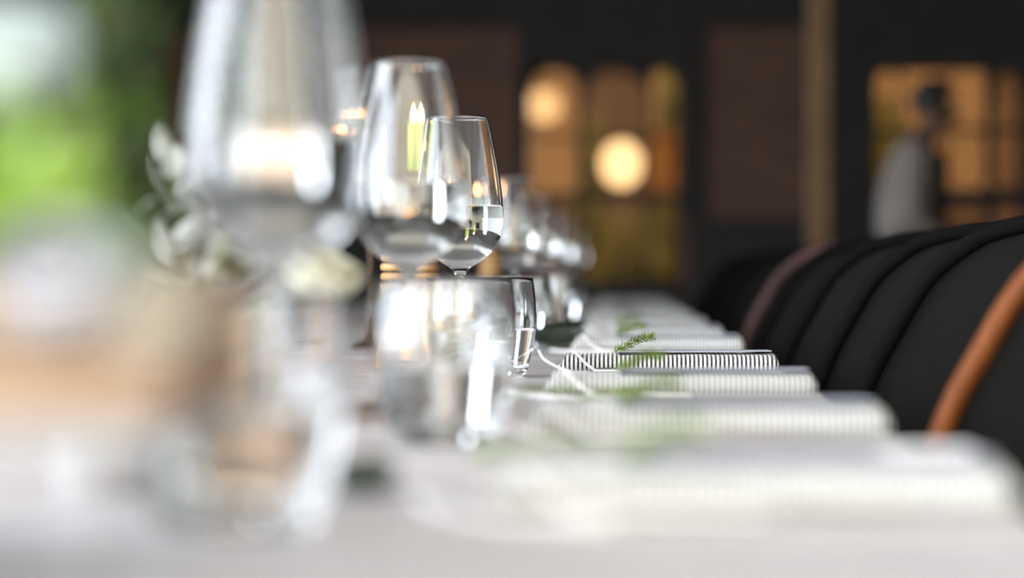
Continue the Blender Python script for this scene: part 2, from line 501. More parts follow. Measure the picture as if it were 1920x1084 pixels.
def shrub(name, label, loc, w, h, n, m, group):
    s = thing(name, label, 'shrub', loc, group=group)
    t = bmesh.new(); tube(t, [(0, 0, 0), (0.02, 0, h * 0.3), (0, 0.02, h * 0.6)], 0.025, 8); obj('trunk', t, 'brown_board', s)
    lb = bmesh.new(); rnd = random.Random(int(loc[0] * 100))
    for _ in range(n):
        u, v = rnd.uniform(0, 2 * PI), rnd.uniform(-1, 1); q = rnd.random() ** 0.4
        c = Vector((math.cos(u) * math.sqrt(1 - v * v) * w * q, math.sin(u) * math.sqrt(1 - v * v) * w * q, h * (0.55 + 0.45 * v * q)))
        d = Vector((rnd.uniform(-1, 1), rnd.uniform(-1, 1), rnd.uniform(-1, 1))).normalized(); e = d.orthogonal().normalized()
        a = 0.055
        vs = [lb.verts.new(c + d * a), lb.verts.new(c + e * a * 0.45), lb.verts.new(c - d * a), lb.verts.new(c - e * a * 0.45)]
        lb.faces.new(vs)
    tag(obj('foliage', lb, m, s), kind='stuff')


shrub('courtyard_shrub', 'yellow-green shrub beyond the right-hand light of the three-light window', (0.42, 16.2, -0.07), 0.17, 2.5, 1500, 'shrub', 'courtyard shrubs')
shrub('courtyard_shrub', 'low yellow-green shrub beyond the lower panes of the three-light window', (0.12, 15.6, -0.07), 0.22, 1.35, 1500, 'shrub', 'courtyard shrubs')
shrub('courtyard_shrub', 'yellow-green shrub beyond the arched window, left of the person', (1.78, 15.8, -0.07), 0.16, 2.1, 1200, 'shrub', 'courtyard shrubs')
shrub('courtyard_shrub', 'sparse olive shrub beyond the middle of the three-light window', (-0.14, 15.9, -0.07), 0.12, 2.0, 500, 'shrub', 'courtyard shrubs')


def lantern(loc, rad, m, label, squash=1.0):
    t = thing('globe_lantern', label, 'lantern', loc, group='glowing lanterns outside the window')
    g = bmesh.new(); prof = [(rad * math.sin(PI * k / 14), -rad * squash * math.cos(PI * k / 14)) for k in range(15)]
    prof[0] = (0, prof[0][1]); prof[-1] = (0, prof[-1][1]); lathe(g, prof, 24); obj('shade', g, m, t, smooth=True)
    h = bmesh.new(); tube(h, [(0, 0, rad * squash), (0, 0, 3.6 - loc[2])], 0.006, 6); obj('cable', h, 'black_paint', t)


lantern((-0.43, 15.0, 1.905), 0.105, 'globe', 'smaller globe lantern glowing behind the left light of the far window')
lantern((0.05, 15.0, 1.545), 0.125, 'globe_white', 'larger globe lantern glowing lower behind the middle light of the far window', 1.15)
o = thing('awning_panel', 'orange cloth panel beyond the right light of the far window', 'screen', (0.33, 15.3, -0.07))
obj('cloth', bx(-0.11, 0.11, 0, 0.02, 1.45, 1.85, 0.004), 'orange_cloth', o)
for s in (-1, 1): obj('pole', bx(0.12 * s - 0.012, 0.12 * s + 0.012, 0, 0.02, 0, 1.9), 'brown_board', o)

# ================================================================== the table
TX0, TX1, TY0, TY1 = -0.95, 0.205, 0.28, 9.6
table = thing('banquet_table', 'long weathered grey plank banquet table running away from the camera', 'table', (-0.37, 5.0, 0))
tl = Vector(table.location)
PW = 0.14
n_planks = int((TY1 - TY0) / PW)
plank_meshes = []
for k in range(6):
    pb = bx(TX0 - tl.x, TX1 - tl.x, -PW / 2 + 0.0018, PW / 2 - 0.0018, -0.034, 0, 0.0008)
    plank_meshes.append(mesh_from(pb, 'plank')); plank_meshes[-1].materials.append(M['board'])
for i in range(n_planks):
    o = obj('plank', plank_meshes[i % 6], None, table, (random.uniform(-0.004, 0.0), TY0 + PW * (i + 0.5) - tl.y, TOP - random.choice((0, 0, 0.0006, 0.001))))
for x in (TX0 + 0.08, TX1 - 0.11):
    obj('apron_beam', bx(x - tl.x, x + 0.03 - tl.x, TY0 + 0.06 - tl.y, TY1 - 0.06 - tl.y, TOP - 0.12, TOP - 0.0352), 'table_frame', table)
for y in (TY0 + 0.12, 2.6, 5.0, 7.3, TY1 - 0.12):
    for x in (TX0 + 0.12, TX1 - 0.15):
        obj('leg', bx(x - 0.035 - tl.x, x + 0.035 - tl.x, y - 0.035 - tl.y, y + 0.035 - tl.y, 0, TOP - 0.121, 0.004), 'table_frame', table)

# ================================================================== glassware
ORD = ['nearest', 'second nearest', 'third nearest', 'fourth nearest', 'fifth nearest', 'sixth nearest', 'seventh nearest', 'eighth nearest', 'ninth nearest', 'tenth nearest', 'eleventh nearest', 'twelfth nearest']

wg_outer = sm([(0.0, 0.0), (0.030, 0.0), (0.0395, 0.0008), (0.040, 0.0022), (0.022, 0.006), (0.008, 0.013), (0.0046, 0.028), (0.0041, 0.07),
               (0.0050, 0.108), (0.0100, 0.122), (0.0275, 0.1340), (0.0425, 0.150), (0.0497, 0.168), (0.0510, 0.184), (0.0488, 0.214), (0.0432, 0.252), (0.0370, 0.282), (0.0322, 0.302)])
wg_inner = sm([(0.0312, 0.3022), (0.0359, 0.282), (0.0420, 0.252), (0.0476, 0.214), (0.0497, 0.184), (0.0484, 0.168), (0.0410, 0.151), (0.0260, 0.1370), (0.0090, 0.130), (0.0, 0.1285)])


def inner_r(prof, z):
    for (r0, z0), (r1, z1) in zip(prof, prof[1:]):
        if min(z0, z1) <= z <= max(z0, z1) and z0 != z1:
            return r0 + (r1 - r0) * (z - z0) / (z1 - z0)
    return 0


def water_bm(inner, level, grow=0.0005):
    pts = [(0.0, level - 0.0009)] + [(inner_r(inner, level) * t, level - 0.0009 + 0.0009 * t ** 8) for t in (0.3, 0.6, 0.85, 0.95)]
    side = [(r + grow if r > 0 else 0, z - (grow if r < 0.02 else 0)) for r, z in inner if z < level]
    pts += [(inner_r(inner, level) + grow, level)] + side
    return lathe(bmesh.new(), pts, 56)


wine = thing('wine_glass', 'x', 'wine glass', (-0.188, 1.353, TOP), group='tall wine glasses along the table')
obj('glass_body', lathe(bmesh.new(), wg_outer + wg_inner, 64), 'glass', wine, smooth=True)
obj('water', water_bm(wg_inner, 0.197), 'water', wine, smooth=True)
wine_pos = [(-0.188, 1.353), (-0.178, 2.105), (-0.180, 2.842), (-0.192, 4.66), (-0.176, 5.68), (-0.165, 6.9), (-0.145, 8.6)]
for i, (x, y) in enumerate(wine_pos):
    lab = 'tall stemmed wine glass half full of water, %s to the camera' % ORD[i]
    if i == 0: wine['label'] = lab
    else: dup(wine, (x, y, TOP), (0, 0, i * 0.7), lab)

tb_outer = sm([(0.0, 0.0), (0.026, 0.0), (0.0345, 0.0012), (0.0395, 0.008), (0.0440, 0.024), (0.0478, 0.045), (0.0495, 0.066), (0.0485, 0.088), (0.0455, 0.113)])
tb_inner = sm([(0.0438, 0.1132), (0.0468, 0.088), (0.0477, 0.066), (0.0458, 0.045), (0.0415, 0.025), (0.034, 0.0135), (0.018, 0.0115), (0.0, 0.0112)])
tumb = thing('tumbler', 'x', 'tumbler', (-0.176, 1.12, TOP), group='water tumblers along the table')
obj('glass_body', lathe(bmesh.new(), tb_outer + tb_inner, 64), 'glass', tumb, smooth=True)
obj('water', water_bm(tb_inner, 0.056), 'water', tumb, smooth=True)
tumb_pos = [(-0.176, 1.12), (-0.117, 1.67), (-0.149, 2.48), (-0.1365, 2.735), (-0.146, 3.80), (-0.118, 5.17), (-0.13, 6.3)]
for i, (x, y) in enumerate(tumb_pos):
    lab = 'rounded clear water tumbler half full, %s to the camera' % ORD[i]
    if i == 0: tumb['label'] = lab
    else: dup(tumb, (x, y, TOP), (0, 0, i * 0.5), lab)

# ================================================================== place settings
NX0, NX1 = -0.066, 0.194
NL = NX1 - NX0


def napkin_mesh(seed):
    """Flat roll: a soft rounded-oblong section swept along X, edges of the folds stepping back at the left end."""
    rnd = random.Random(seed)
    bm = bmesh.new(); rings = []
    H, D = 0.0215, 0.105
    ns = 26
    for i in range(ns + 1):
        x = -NL / 2 + NL * i / ns
        ring = []
        for k in range(28):
            a = 2 * PI * k / 28
            ca, sa = math.cos(a), math.sin(a)
            yy = math.copysign(abs(ca) ** 0.45, ca) * D / 2
            zz = math.copysign(abs(sa) ** 0.62, sa) * H / 2 + H / 2
            wob = 0.0007 * noise.noise(Vector((x * 25, k * 0.4, seed * 3.1)))
            xo = x
            if i == 0: xo += 0.010 * (zz / H)                       # the slanted, loose left end
            if i == ns: xo -= 0.003 * abs(2 * zz / H - 1)
            hump = 0.0012 * math.sin(PI * i / ns)
            ring.append(bm.verts.new((xo, yy, max(0.0002, zz * (1 + hump * 20) + wob))))
        rings.append(ring)
    for a, b2 in zip(rings, rings[1:]):
        for k in range(28):
            bm.faces.new((a[k], b2[k], b2[(k + 1) % 28], a[(k + 1) % 28]))
    # spiral of folded layers shown at both ends
    for ring, s in ((rings[0], 1), (rings[-1], -1)):
        cur = ring
        c = sum((v.co for v in ring), Vector()) / 28
        for t, dx in ((0.78, 0.0), (0.72, 0.004), (0.45, 0.004), (0.40, 0.0)):
            nx = [bm.verts.new((v.co.x + s * dx, c.y + (v.co.y - c.y) * t, c.z + (v.co.z - c.z) * t)) for v in ring]
            for k in range(28):
                q = (cur[k], cur[(k + 1) % 28], nx[(k + 1) % 28], nx[k])
                bm.faces.new(q)
            cur = nx
        bm.faces.new(cur)
    return mesh_from(bm, 'napkin', True)


def sprig(name, label, loc, rz, L, h, m='needle', group=None, n=46, nl=0.011, cat='sprig', bend=1.0):
    s = thing(name, label, cat, loc, (0, 0, rz), group)
    pts = catmull([(0, 0, 0.001), (L * 0.35, 0.002, h * 0.55), (L * 0.7, -0.002, h), (L, 0, h * (1.05 - 0.35 * bend))], 6)
    t = bmesh.new(); tube(t, pts, lambda u: 0.0010 - 0.0006 * u, 6); obj('stem', t, 'stem', s, smooth=True)
    nb = bmesh.new(); rnd = random.Random(int(loc[1] * 1000))
    for k in range(n):
        u = (k + 0.5) / n
        i = min(int(u * (len(pts) - 1)), len(pts) - 2)
        p = pts[i].lerp(pts[i + 1], u * (len(pts) - 1) - i)
        tdir = (pts[i + 1] - pts[i]).normalized()
        az = k * 2.4
        side = tdir.orthogonal().normalized(); side.rotate(Matrix.Rotation(az, 3, tdir))
        d = (side * 0.85 + tdir * 0.55).normalized()
        ll = nl * rnd.uniform(0.7, 1.1) * (1.1 - 0.35 * u)
        w = d.cross(tdir).normalized() * 0.0012
        h2 = d.cross(w).normalized() * 0.0007
        a, mid, e = p, p + d * ll * 0.5, p + d * ll
        va = nb.verts.new(a); ve = nb.verts.new(e)
        r4 = [nb.verts.new(mid + w), nb.verts.new(mid + h2), nb.verts.new(mid - w), nb.verts.new(mid - h2)]
        for q in range(4):
            nb.faces.new((va, r4[q], r4[(q + 1) % 4])); nb.faces.new((ve, r4[(q + 1) % 4], r4[q]))
    tag(obj('needles', nb, m, s), kind='stuff')
    return s


def knife(label, loc, rz):
    k = thing('table_knife', label, 'knife', loc, (0, 0, rz), 'steel knives beside the napkins')
    t = bmesh.new()
    pts = [(0.0, 0, 0.004), (0.03, 0, 0.0045), (0.07, 0, 0.0042), (0.10, 0, 0.0038)]
    tube(t, catmull(pts, 5), lambda u: 0.0040 - 0.0012 * u, 10); obj('handle', t, 'steel', k, smooth=True)
    bl = bmesh.new(); top = []; bot = []
    for i in range(13):
        u = i / 12; x = 0.10 + 0.115 * u
        w = 0.009 * (1 - max(0, (u - 0.75) / 0.25) ** 2 * 0.85)
        for z, lst in ((0.0045, top), (0.0028, bot)):
            lst.append([bl.verts.new((x, -0.004, z)), bl.verts.new((x, -0.004 + w, z * 0.8))])
    for L2, fl in ((top, 0), (bot, 1)):
        for a, c in zip(L2, L2[1:]):
            q = (a[0], c[0], c[1], a[1]); bl.faces.new(q[::-1] if fl else q)
    for i in range(12):
        for s in (0, 1): bl.faces.new((top[i][s], top[i + 1][s], bot[i + 1][s], bot[i][s]))
    for e in (0, 12): bl.faces.new((top[e][0], top[e][1], bot[e][1], bot[e][0]))
    obj('blade', bl, 'steel', k)
    return k


nap_y = [1.174, 1.712, 2.292, 2.842, 3.597, 4.242, 5.03, 5.80, 6.55, 7.35, 8.15, 8.95]
nap_shapes = [napkin_mesh(s) for s in range(3)]
for me in nap_shapes: me.materials.append(M['stripe'])
for i, y in enumerate(nap_y):
    extra = ' and in sharp focus' if i == 3 else ''
    wh = ORD[i] + ' to the camera'
    dz = 0.0
    cx = (NX0 + NX1) / 2 + (0, 0.002, -0.002, 0, 0.001)[i % 5]
    o = obj('striped_napkin', nap_shapes[i % 3], None, None, (cx, y + 0.052, TOP), (0, 0, R((0.6, -0.8, 0.5, 0.0, -0.6)[i % 5])))
    tag(o, 'folded black and white striped napkin, %s%s' % (wh, extra), 'napkin', 'striped napkins along the table edge')
    # slim card lying on the roll
    card = thing('menu_card', 'slim blue-grey card on the striped napkin %s' % wh, 'card', (0.005, y + 0.014, TOP + 0.0226), (R(-0.8), R(-0.3), R(2)), 'slim cards on the napkins')
    obj('sheet', bx(0, 0.182, 0, 0.062, 0.0016, 0.0030, 0.0004), 'card', card)
    obj('backing', bx(0.002, 0.060, -0.001, 0.058, -0.0022, 0.0016), 'card_edge', card)
    if i < 6:
        sprig('fern_sprig', 'small green needle-leaved sprig on the striped napkin %s' % wh, (0.002, y + 0.022, TOP + 0.0235), R(random.uniform(-12, 18)),
              0.045, 0.017, n=90, group='green sprigs on the napkins', bend=(-0.2 if i == 3 else 0.6))
        knife('polished steel knife in front of the striped napkin %s' % wh, (-0.022, y - 0.034, TOP), R(-1.5 + (i % 3)))
    if i < 7:
        # white cord curling off the setting
        cb = bmesh.new()
        rr = 0.0021
        if i % 2 == 1:
            pts = [(-0.088, 0.02, 0.026), (-0.080, -0.02, 0.017), (-0.062, -0.035, 0.0075), (-0.048, -0.038, 0.003), (-0.03, -0.036, rr)]
        else:
            pts = [(-0.10, 0.06, rr), (-0.085, 0.01, rr), (-0.06, -0.03, rr), (-0.03, -0.045, rr), (0.0, -0.05, rr)]
        tube(cb, catmull([(px, py, max(pz, rr)) for px, py, pz in pts], 8), rr, 8)
        tag(obj('cotton_string', cb, 'cord', None, (0, y, TOP), smooth=True), 'white cotton cord curling left of the striped napkin %s' % wh, 'cord', 'white cords beside the napkins')
        c2 = bmesh.new()
        pts = [(-0.048, 0.03, 0.0245), (-0.042, -0.004, 0.0225), (-0.032, -0.012, 0.012), (-0.018, -0.020, 0.0042), (0.004, -0.026, rr)]
        tube(c2, catmull(pts, 8), 0.0019, 8)
        tag(obj('napkin_string', c2, 'cord', None, (0, y, TOP), smooth=True), 'white tie string over the left end of the striped napkin %s' % wh, 'string', 'white strings over the napkins')

# white folded name cards
for x, y, w, wh in ((0.0, 1.84, 0.040, 'between the second and third napkins'), (0.175, 1.36, 0.050, 'at the table edge behind the nearest napkin'),
                    (0.020, 4.55, 0.060, 'between the sixth and seventh napkins'), (0.030, 5.35, 0.065, 'between the seventh and eighth napkins')):
    t = thing('place_card', 'small white folded place card standing %s' % wh, 'place card', (x, y, TOP), (0, 0, R(4)), 'white place cards')
    for s in (-1, 1):
        pb = bmesh.new(); h = 0.021; th = 0.0006
        q = [(-w / 2, 0.010 * s, 0), (w / 2, 0.010 * s, 0), (w / 2, 0.0003 * s, h), (-w / 2, 0.0003 * s, h)]
        a = [pb.verts.new(v) for v in q]; c = [pb.verts.new((v[0], v[1] + th * s, v[2])) for v in q]
        pb.faces.new(a); pb.faces.new(c[::-1])
        for k in range(4): pb.faces.new((a[k], a[(k + 1) % 4], c[(k + 1) % 4], c[k]))
        obj('fold', pb, 'paper', t)

# dark glossy leaves by the tumblers
dl = leaf_mesh('dark_leaf', 0.085, 0.050, 0.9, 0.35)
dl2 = leaf_mesh('dark_leaf', 0.070, 0.030, 0.15, 0.2)
for me in (dl, dl2): me.materials.append(M['dark_leaf'])
for x, y, rz, sc, wh in ((-0.125, 3.66, 12, 1.0, 'left of the fifth nearest napkin'), (-0.118, 1.90, -10, 0.5, 'behind the second nearest tumbler'),
                     (-0.152, 1.27, 15, 0.5, 'at the foot of the nearest tumbler'), (-0.11, 4.45, 8, 0.8, 'left of the seventh nearest napkin')):
    t = thing('dark_leaf_pair', 'pair of curled glossy black-green leaves on the table %s' % wh, 'leaves', (x, y, TOP), (0, 0, R(rz)), 'dark glossy leaves on the table')
    t.scale = (sc, sc, sc)
    obj('leaf', dl, None, t, (0.0, 0, 0.021), (R(55), R(10), 0))
    obj('leaf', dl2, None, t, (0.015, -0.022, 0.002), (R(4), 0, R(-6)))
    obj('leaf', dl, None, t, (0.004, 0.018, 0.012), (R(-20), R(4), R(10)))
for x, y, rz, L, wh in ((-0.125, 2.22, 10, 0.10, 'left of the third nearest napkin'), (-0.03, 2.22, 20, 0.055, 'in front of the third nearest napkin'),
                        (-0.09, 1.52, 15, 0.08, 'left of the second nearest napkin')):
    sprig('fern_frond', 'loose green frond lying on the planks %s' % wh, (x, y, TOP), R(rz), L, 0.010, n=60, nl=0.012, group='loose green fronds on the planks')

# ================================================================== turned wooden grinders
g_prof = [(0.0, 0.0), (0.024, 0.0), (0.0255, 0.004), (0.0245, 0.020), (0.020, 0.040), (0.017, 0.062), (0.0175, 0.085), (0.021, 0.104)]
mill = thing('wooden_grinder', 'x', 'grinder', (-0.268, 2.99, TOP), group='turned wooden grinders down the table centre')
obj('body', lathe(bmesh.new(), sm(g_prof, 4) + [(0.0, 0.105)], 40), 'mill', mill, smooth=True)
obj('neck', lathe(bmesh.new(), [(0.0, 0.104), (0.0165, 0.104), (0.0165, 0.158), (0.0, 0.159)], 32), 'groove', mill, smooth=False)
z = 0.1085
for r, h in ((0.0205, 0.0095), (0.0208, 0.0095), (0.0200, 0.0095), (0.0180, 0.0085)):
    rp = [(0.012, z), (r - 0.002, z), (r, z + h * 0.3), (r, z + h * 0.7), (r - 0.002, z + h), (0.012, z + h)]
    obj('turned_ring', lathe(bmesh.new(), rp + [rp[0]], 40), 'mill', mill, smooth=True); z += h + 0.0026
obj('knob', lathe(bmesh.new(), sm([(0.0, z + 0.011), (0.008, z + 0.010), (0.0135, z + 0.005), (0.0150, z), (0.0, z - 0.001)], 3)[::-1], 32), 'mill', mill, smooth=True)
mill['label'] = 'ring-turned wooden grinder nearest to the camera, behind the second wine glass'
dup(mill, (-0.263, 3.34, TOP), None, 'ring-turned wooden grinder left of the third nearest wine glass stem')
dup(mill, (-0.229, 4.50, TOP), None, 'ring-turned wooden grinder farthest from the camera')

# ================================================================== candles
flame_me = mesh_from(lathe(bmesh.new(), sm([(0.0, 0.0), (0.0050, 0.002), (0.0072, 0.006), (0.0060, 0.011), (0.0026, 0.017), (0.0, 0.021)], 4), 16), 'flame', True)
flame_me.materials.append(M['flame'])


def candle(x, y, top, rad, label):
    c = thing('taper_candle', label, 'candle', (x, y, TOP), group='lit yellow-green candles')
    h = top - TOP
    zc = h - 0.088
    hold = [(0.0, 0.0), (0.034, 0.0), (0.036, 0.003), (0.028, 0.007), (0.008, 0.014), (0.0045, 0.03), (0.0045, zc * 0.5), (0.0075, zc * 0.52), (0.0045, zc * 0.54), (0.0045, zc - 0.02),
            (rad + 0.004, zc - 0.006), (rad + 0.005, zc + 0.008), (rad + 0.0004, zc + 0.008), (rad + 0.0004, zc), (0.0, zc)]
    obj('holder', lathe(bmesh.new(), hold, 32), 'bronze', c, smooth=True)
    wax = [(0.0, zc + 0.001), (rad, zc + 0.001), (rad * 0.985, h - 0.03), (rad * 0.97, h - 0.003), (rad * 0.85, h), (rad * 0.55, h - 0.003), (0.0, h - 0.005)]
    obj('wax', lathe(bmesh.new(), wax, 32), 'candle', c, smooth=True)
    w = bmesh.new(); tube(w, [(0, 0, h - 0.006), (0.0004, 0, h + 0.002), (0.0012, 0, h + 0.006)], 0.0009, 6); obj('wick', w, 'wick', c)
    obj('flame', flame_me, None, c, (0.0008, 0, h + 0.002))


candle(-0.381, 3.79, 1.072, 0.0115, 'lit yellow-green candle left of the second wine glass rim, lowest of three')
candle(-0.312, 3.80, 1.104, 0.0125, 'lit yellow-green candle seen through the second wine glass, thicker of the pair')
candle(-0.287, 3.70, 1.098, 0.0110, 'lit yellow-green candle rightmost of three, seen through the second wine glass')
candle(-0.36, 5.05, 1.070, 0.0115, 'lit yellow-green candle farther down the table, nearer of the far pair')
candle(-0.31, 5.95, 1.060, 0.0115, 'lit yellow-green candle farthest down the table')


# ================================================================== flower crates
def crate(label, x0, x1, y0, y1, z0, z1, rows):
    c = thing('flower_crate', label, 'crate', ((x0 + x1) / 2, (y0 + y1) / 2, z0), group='wooden flower crates')
    hw, hd, H = (x1 - x0) / 2, (y1 - y0) / 2, z1 - z0
    for sx in (-1, 1):
        for sy in (-1, 1):
            obj('corner_post', bx(sx * (hw - 0.018) - 0.008, sx * (hw - 0.018) + 0.008, sy * (hd - 0.018) - 0.008, sy * (hd - 0.018) + 0.008, 0.001, H - 0.002), 'crate', c)
    g = H / rows
    for k in range(rows):
        za, zb = k * g + 0.002, (k + 1) * g - 0.002
        for s in (-1, 1):
            obj('slat', bx(-hw, hw, s * (hd - 0.005) - 0.0045, s * (hd - 0.005) + 0.0045, za, zb, 0.0015), 'crate', c)
            obj('slat', bx(s * (hw - 0.005) - 0.0045, s * (hw - 0.005) + 0.0045, -hd + 0.0102, hd - 0.0102, za, zb, 0.0015), 'crate', c)
    obj('floor_board', bx(-hw + 0.011, hw - 0.011, -hd + 0.011, hd - 0.011, 0.0, 0.008), 'crate', c)
    sb = bmesh.new()
    n = 12
    vs = [[sb.verts.new((-hw + 0.0105 + (2 * hw - 0.021) * i / n, -hd + 0.0105 + (2 * hd - 0.021) * j / n, H - 0.016 + 0.006 * noise.noise(Vector((i * .7, j * .7, 0))))) for j in range(n + 1)] for i in range(n + 1)]
    for i in range(n):
        for j in range(n): sb.faces.new((vs[i][j], vs[i + 1][j], vs[i + 1][j + 1], vs[i][j + 1]))
    obj('soil', sb, 'soil', c, smooth=True)
    return c


r_ = thing('pedestal_stand', 'white pedestal stand under the nearest flower crate', 'stand', (-0.325, 0.89, TOP))
obj('top_plate', bx(-0.172, 0.172, -0.086, 0.086, 0.056, 0.068, 0.003), 'riser', r_)
obj('stem', lathe(bmesh.new(), sm([(0.0, 0.0), (0.050, 0.0), (0.052, 0.005), (0.030, 0.014), (0.018, 0.030), (0.024, 0.046), (0.045, 0.056), (0.0, 0.056)], 4), 36), 'riser', r_, smooth=True)
crate('honey-brown slatted flower crate on the white stand, nearest to the camera', -0.50, -0.148, 0.80, 0.98, 0.818, 0.870, 2)
crate('honey-brown slatted flower crate on the planks, farther from the camera', -0.52, -0.275, 1.84, 2.14, TOP, 0.835, 3)

leaf_lime = leaf_mesh('leaf', 0.040, 0.024, 0.7, 0.3); leaf_lime.materials.append(M['lime'])
leaf_silver = leaf_mesh('leaf', 0.060, 0.024, 0.8, 0.2); leaf_silver.materials.append(M['silverleaf'])
leaf_teal = leaf_mesh('leaf', 0.034, 0.020, 0.9, 0.35, thick=0.003); leaf_teal.materials.append(M['teal'])


def leafy(name, label, cat, loc, me, stems, seed, group=None):
    rnd = random.Random(seed)
    t = thing(name, label, cat, loc, group=group)
    for (dx, dy, h, n) in stems:
        pts = catmull([(dx * 0.2, dy * 0.2, -0.01), (dx * 0.45, dy * 0.45, h * 0.5), (dx, dy, h)], 5)
        s = bmesh.new(); tube(s, pts, lambda u: 0.0018 - 0.0008 * u, 6); obj('stem', s, 'stem', t, smooth=True)
        for k in range(n):
            u = 0.3 + 0.7 * k / max(1, n - 1); p = pts[min(len(pts) - 1, int(u * (len(pts) - 1)))]
            o = obj('leaf', me, None, t, p, (rnd.uniform(-.3, .3), R(rnd.uniform(-45, 5)), k * 2.4 + rnd.uniform(-.4, .4)))
            sc = rnd.uniform(0.75, 1.1) * (1.1 - 0.3 * u); o.scale = (sc, sc, sc)
    return t


leafy('lime_leaf_plant', 'bright lime-green leafy plant at the left of the nearest flower crate', 'plant', (-0.205, 0.84, 0.858), leaf_lime,
      [(0.014, -0.01, 0.044, 6), (-0.012, 0.0, 0.052, 6), (-0.02, -0.02, 0.030, 5)], 3)
leafy('silver_leaf_plant', 'silver-grey leafy foliage rising from the farther flower crate', 'plant', (-0.33, 1.93, 0.825), leaf_silver,
      [(0.02, 0.0, 0.10, 7), (-0.03, 0.01, 0.13, 8), (0.05, -0.02, 0.07, 6), (-0.06, 0.02, 0.10, 7)], 5)
for k, (x, y, z, sc) in enumerate(((-0.185, 0.90, 0.858, 0.7), (-0.225, 0.93, 0.858, 0.8), (-0.20, 0.95, 0.858, 0.75))):
    t = thing('succulent', 'blue-green succulent rosette in the nearest flower crate, %s' % ('closest to its right end', 'largest of three', 'at the back of three')[k], 'succulent', (x, y, z), group='succulent rosettes')
    for q in range(15):
        o = obj('leaf', leaf_teal, None, t, (0, 0, 0.001 * q), (0, R(-8 - q * 4.5), q * 2.4)); s2 = sc * (1.05 - 0.04 * q); o.scale = (s2, s2, s2)


def flower(name, label, base, head, lean, R0, m, rings, centre=None, group=None, openness=0.35):
    """A bloom of separate cupped petals on a stem that rises from the soil at base to head."""
    base, head = Vector(base), Vector(head)
    t = thing(name, label, 'flower', base, group=group)
    hv = head - base
    s = bmesh.new(); tube(s, catmull([(0, 0, 0), hv * 0.5 + Vector((0, 0, 0.1 * hv.length)), hv], 6), 0.0021, 8); obj('stem', s, 'stem', t, smooth=True)
    bl = bpy.data.objects.new('bloom', None); C.objects.link(bl); bl.parent = t; bl.location = hv; bl.rotation_euler = lean; bl.empty_display_size = 0.01
    me = petal_mesh('petal', R0, openness); me.materials.append(M[m])
    for q, (n, sc, tilt) in enumerate(rings):
        for k in range(n):
            o = obj('petal', me, None, bl, (0, 0, 0.0006 * q), (0, R(tilt), 2 * PI * k / n + q * 0.5)); o.scale = (sc, sc, sc)
    if centre:
        cp = bmesh.new(); lathe(cp, [(0.0, 0.0), (R0 * 0.42, 0.001), (R0 * 0.42, R0 * 0.35), (R0 * 0.25, R0 * 0.55), (0.0, R0 * 0.6)], 24)
        obj('centre', cp, centre, bl, smooth=True)
    return t


ROSE = [(7, 1.0, 26), (6, 0.86, 10), (5, 0.68, 0), (3, 0.5, -4)]
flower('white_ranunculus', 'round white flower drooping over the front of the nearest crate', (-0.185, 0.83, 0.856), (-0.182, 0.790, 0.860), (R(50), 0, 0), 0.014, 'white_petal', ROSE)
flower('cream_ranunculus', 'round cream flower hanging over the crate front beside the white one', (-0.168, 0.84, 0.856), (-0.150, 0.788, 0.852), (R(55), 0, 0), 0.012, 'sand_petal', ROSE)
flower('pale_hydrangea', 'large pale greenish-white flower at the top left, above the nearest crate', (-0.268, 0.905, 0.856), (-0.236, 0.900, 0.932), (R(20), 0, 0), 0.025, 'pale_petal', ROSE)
flower('cream_rose', 'round cream rose leaning out of the farther crate towards the glasses', (-0.295, 1.92, 0.822), (-0.231, 1.87, 0.856), (R(15), R(20), 0), 0.023, 'cream_petal', ROSE, openness=0.1)
flower('peach_daisy', 'open peach flower with a brown centre above the farther crate', (-0.33, 1.88, 0.822), (-0.262, 1.80, 0.930), (R(60), 0, 0), 0.026, 'peach_petal', [(9, 1.0, 52), (8, 0.85, 40)], 'brown_disc')


def conifer(label, base, H, W, n, m, seed):
    t = thing('conifer_sprig', label, 'sprig', base, group='upright conifer sprigs')
    s = bmesh.new(); tube(s, catmull([(0, 0, 0), (0.005, 0, H * 0.5), (0.012, 0.0, H)], 8), lambda u: 0.003 - 0.002 * u, 8); obj('stem', s, 'brown_board', t, smooth=True)
    nb = bmesh.new(); rnd = random.Random(seed)
    for k in range(n):
        u = rnd.uniform(0.12, 1.0); az = rnd.uniform(0, 2 * PI)
        root = Vector((0.005 + 0.007 * u, 0, H * u))
        out = Vector((math.cos(az), math.sin(az), 0.9)).normalized()
        ln = W * rnd.uniform(0.5, 1.15) * (1.15 - 0.45 * u)
        for j in range(9):
            p = root + out * ln * (j + 1) / 9
            d = (out + Vector((rnd.uniform(-1, 1), rnd.uniform(-1, 1), rnd.uniform(-0.6, 0.8))) * 0.8).normalized()
            e = d.orthogonal().normalized(); L = 0.0085; w = 0.0018
            va, vb = nb.verts.new(p), nb.verts.new(p + d * L)
            c1, c2, c3 = (nb.verts.new(p + d * L * 0.5 + (Matrix.Rotation(a, 3, d) @ e) * w) for a in (0, 2.09, 4.19))
            for a, c in ((c1, c2), (c2, c3), (c3, c1)): nb.faces.new((va, a, c)); nb.faces.new((vb, c, a))
    tag(obj('foliage', nb, m, t), kind='stuff')


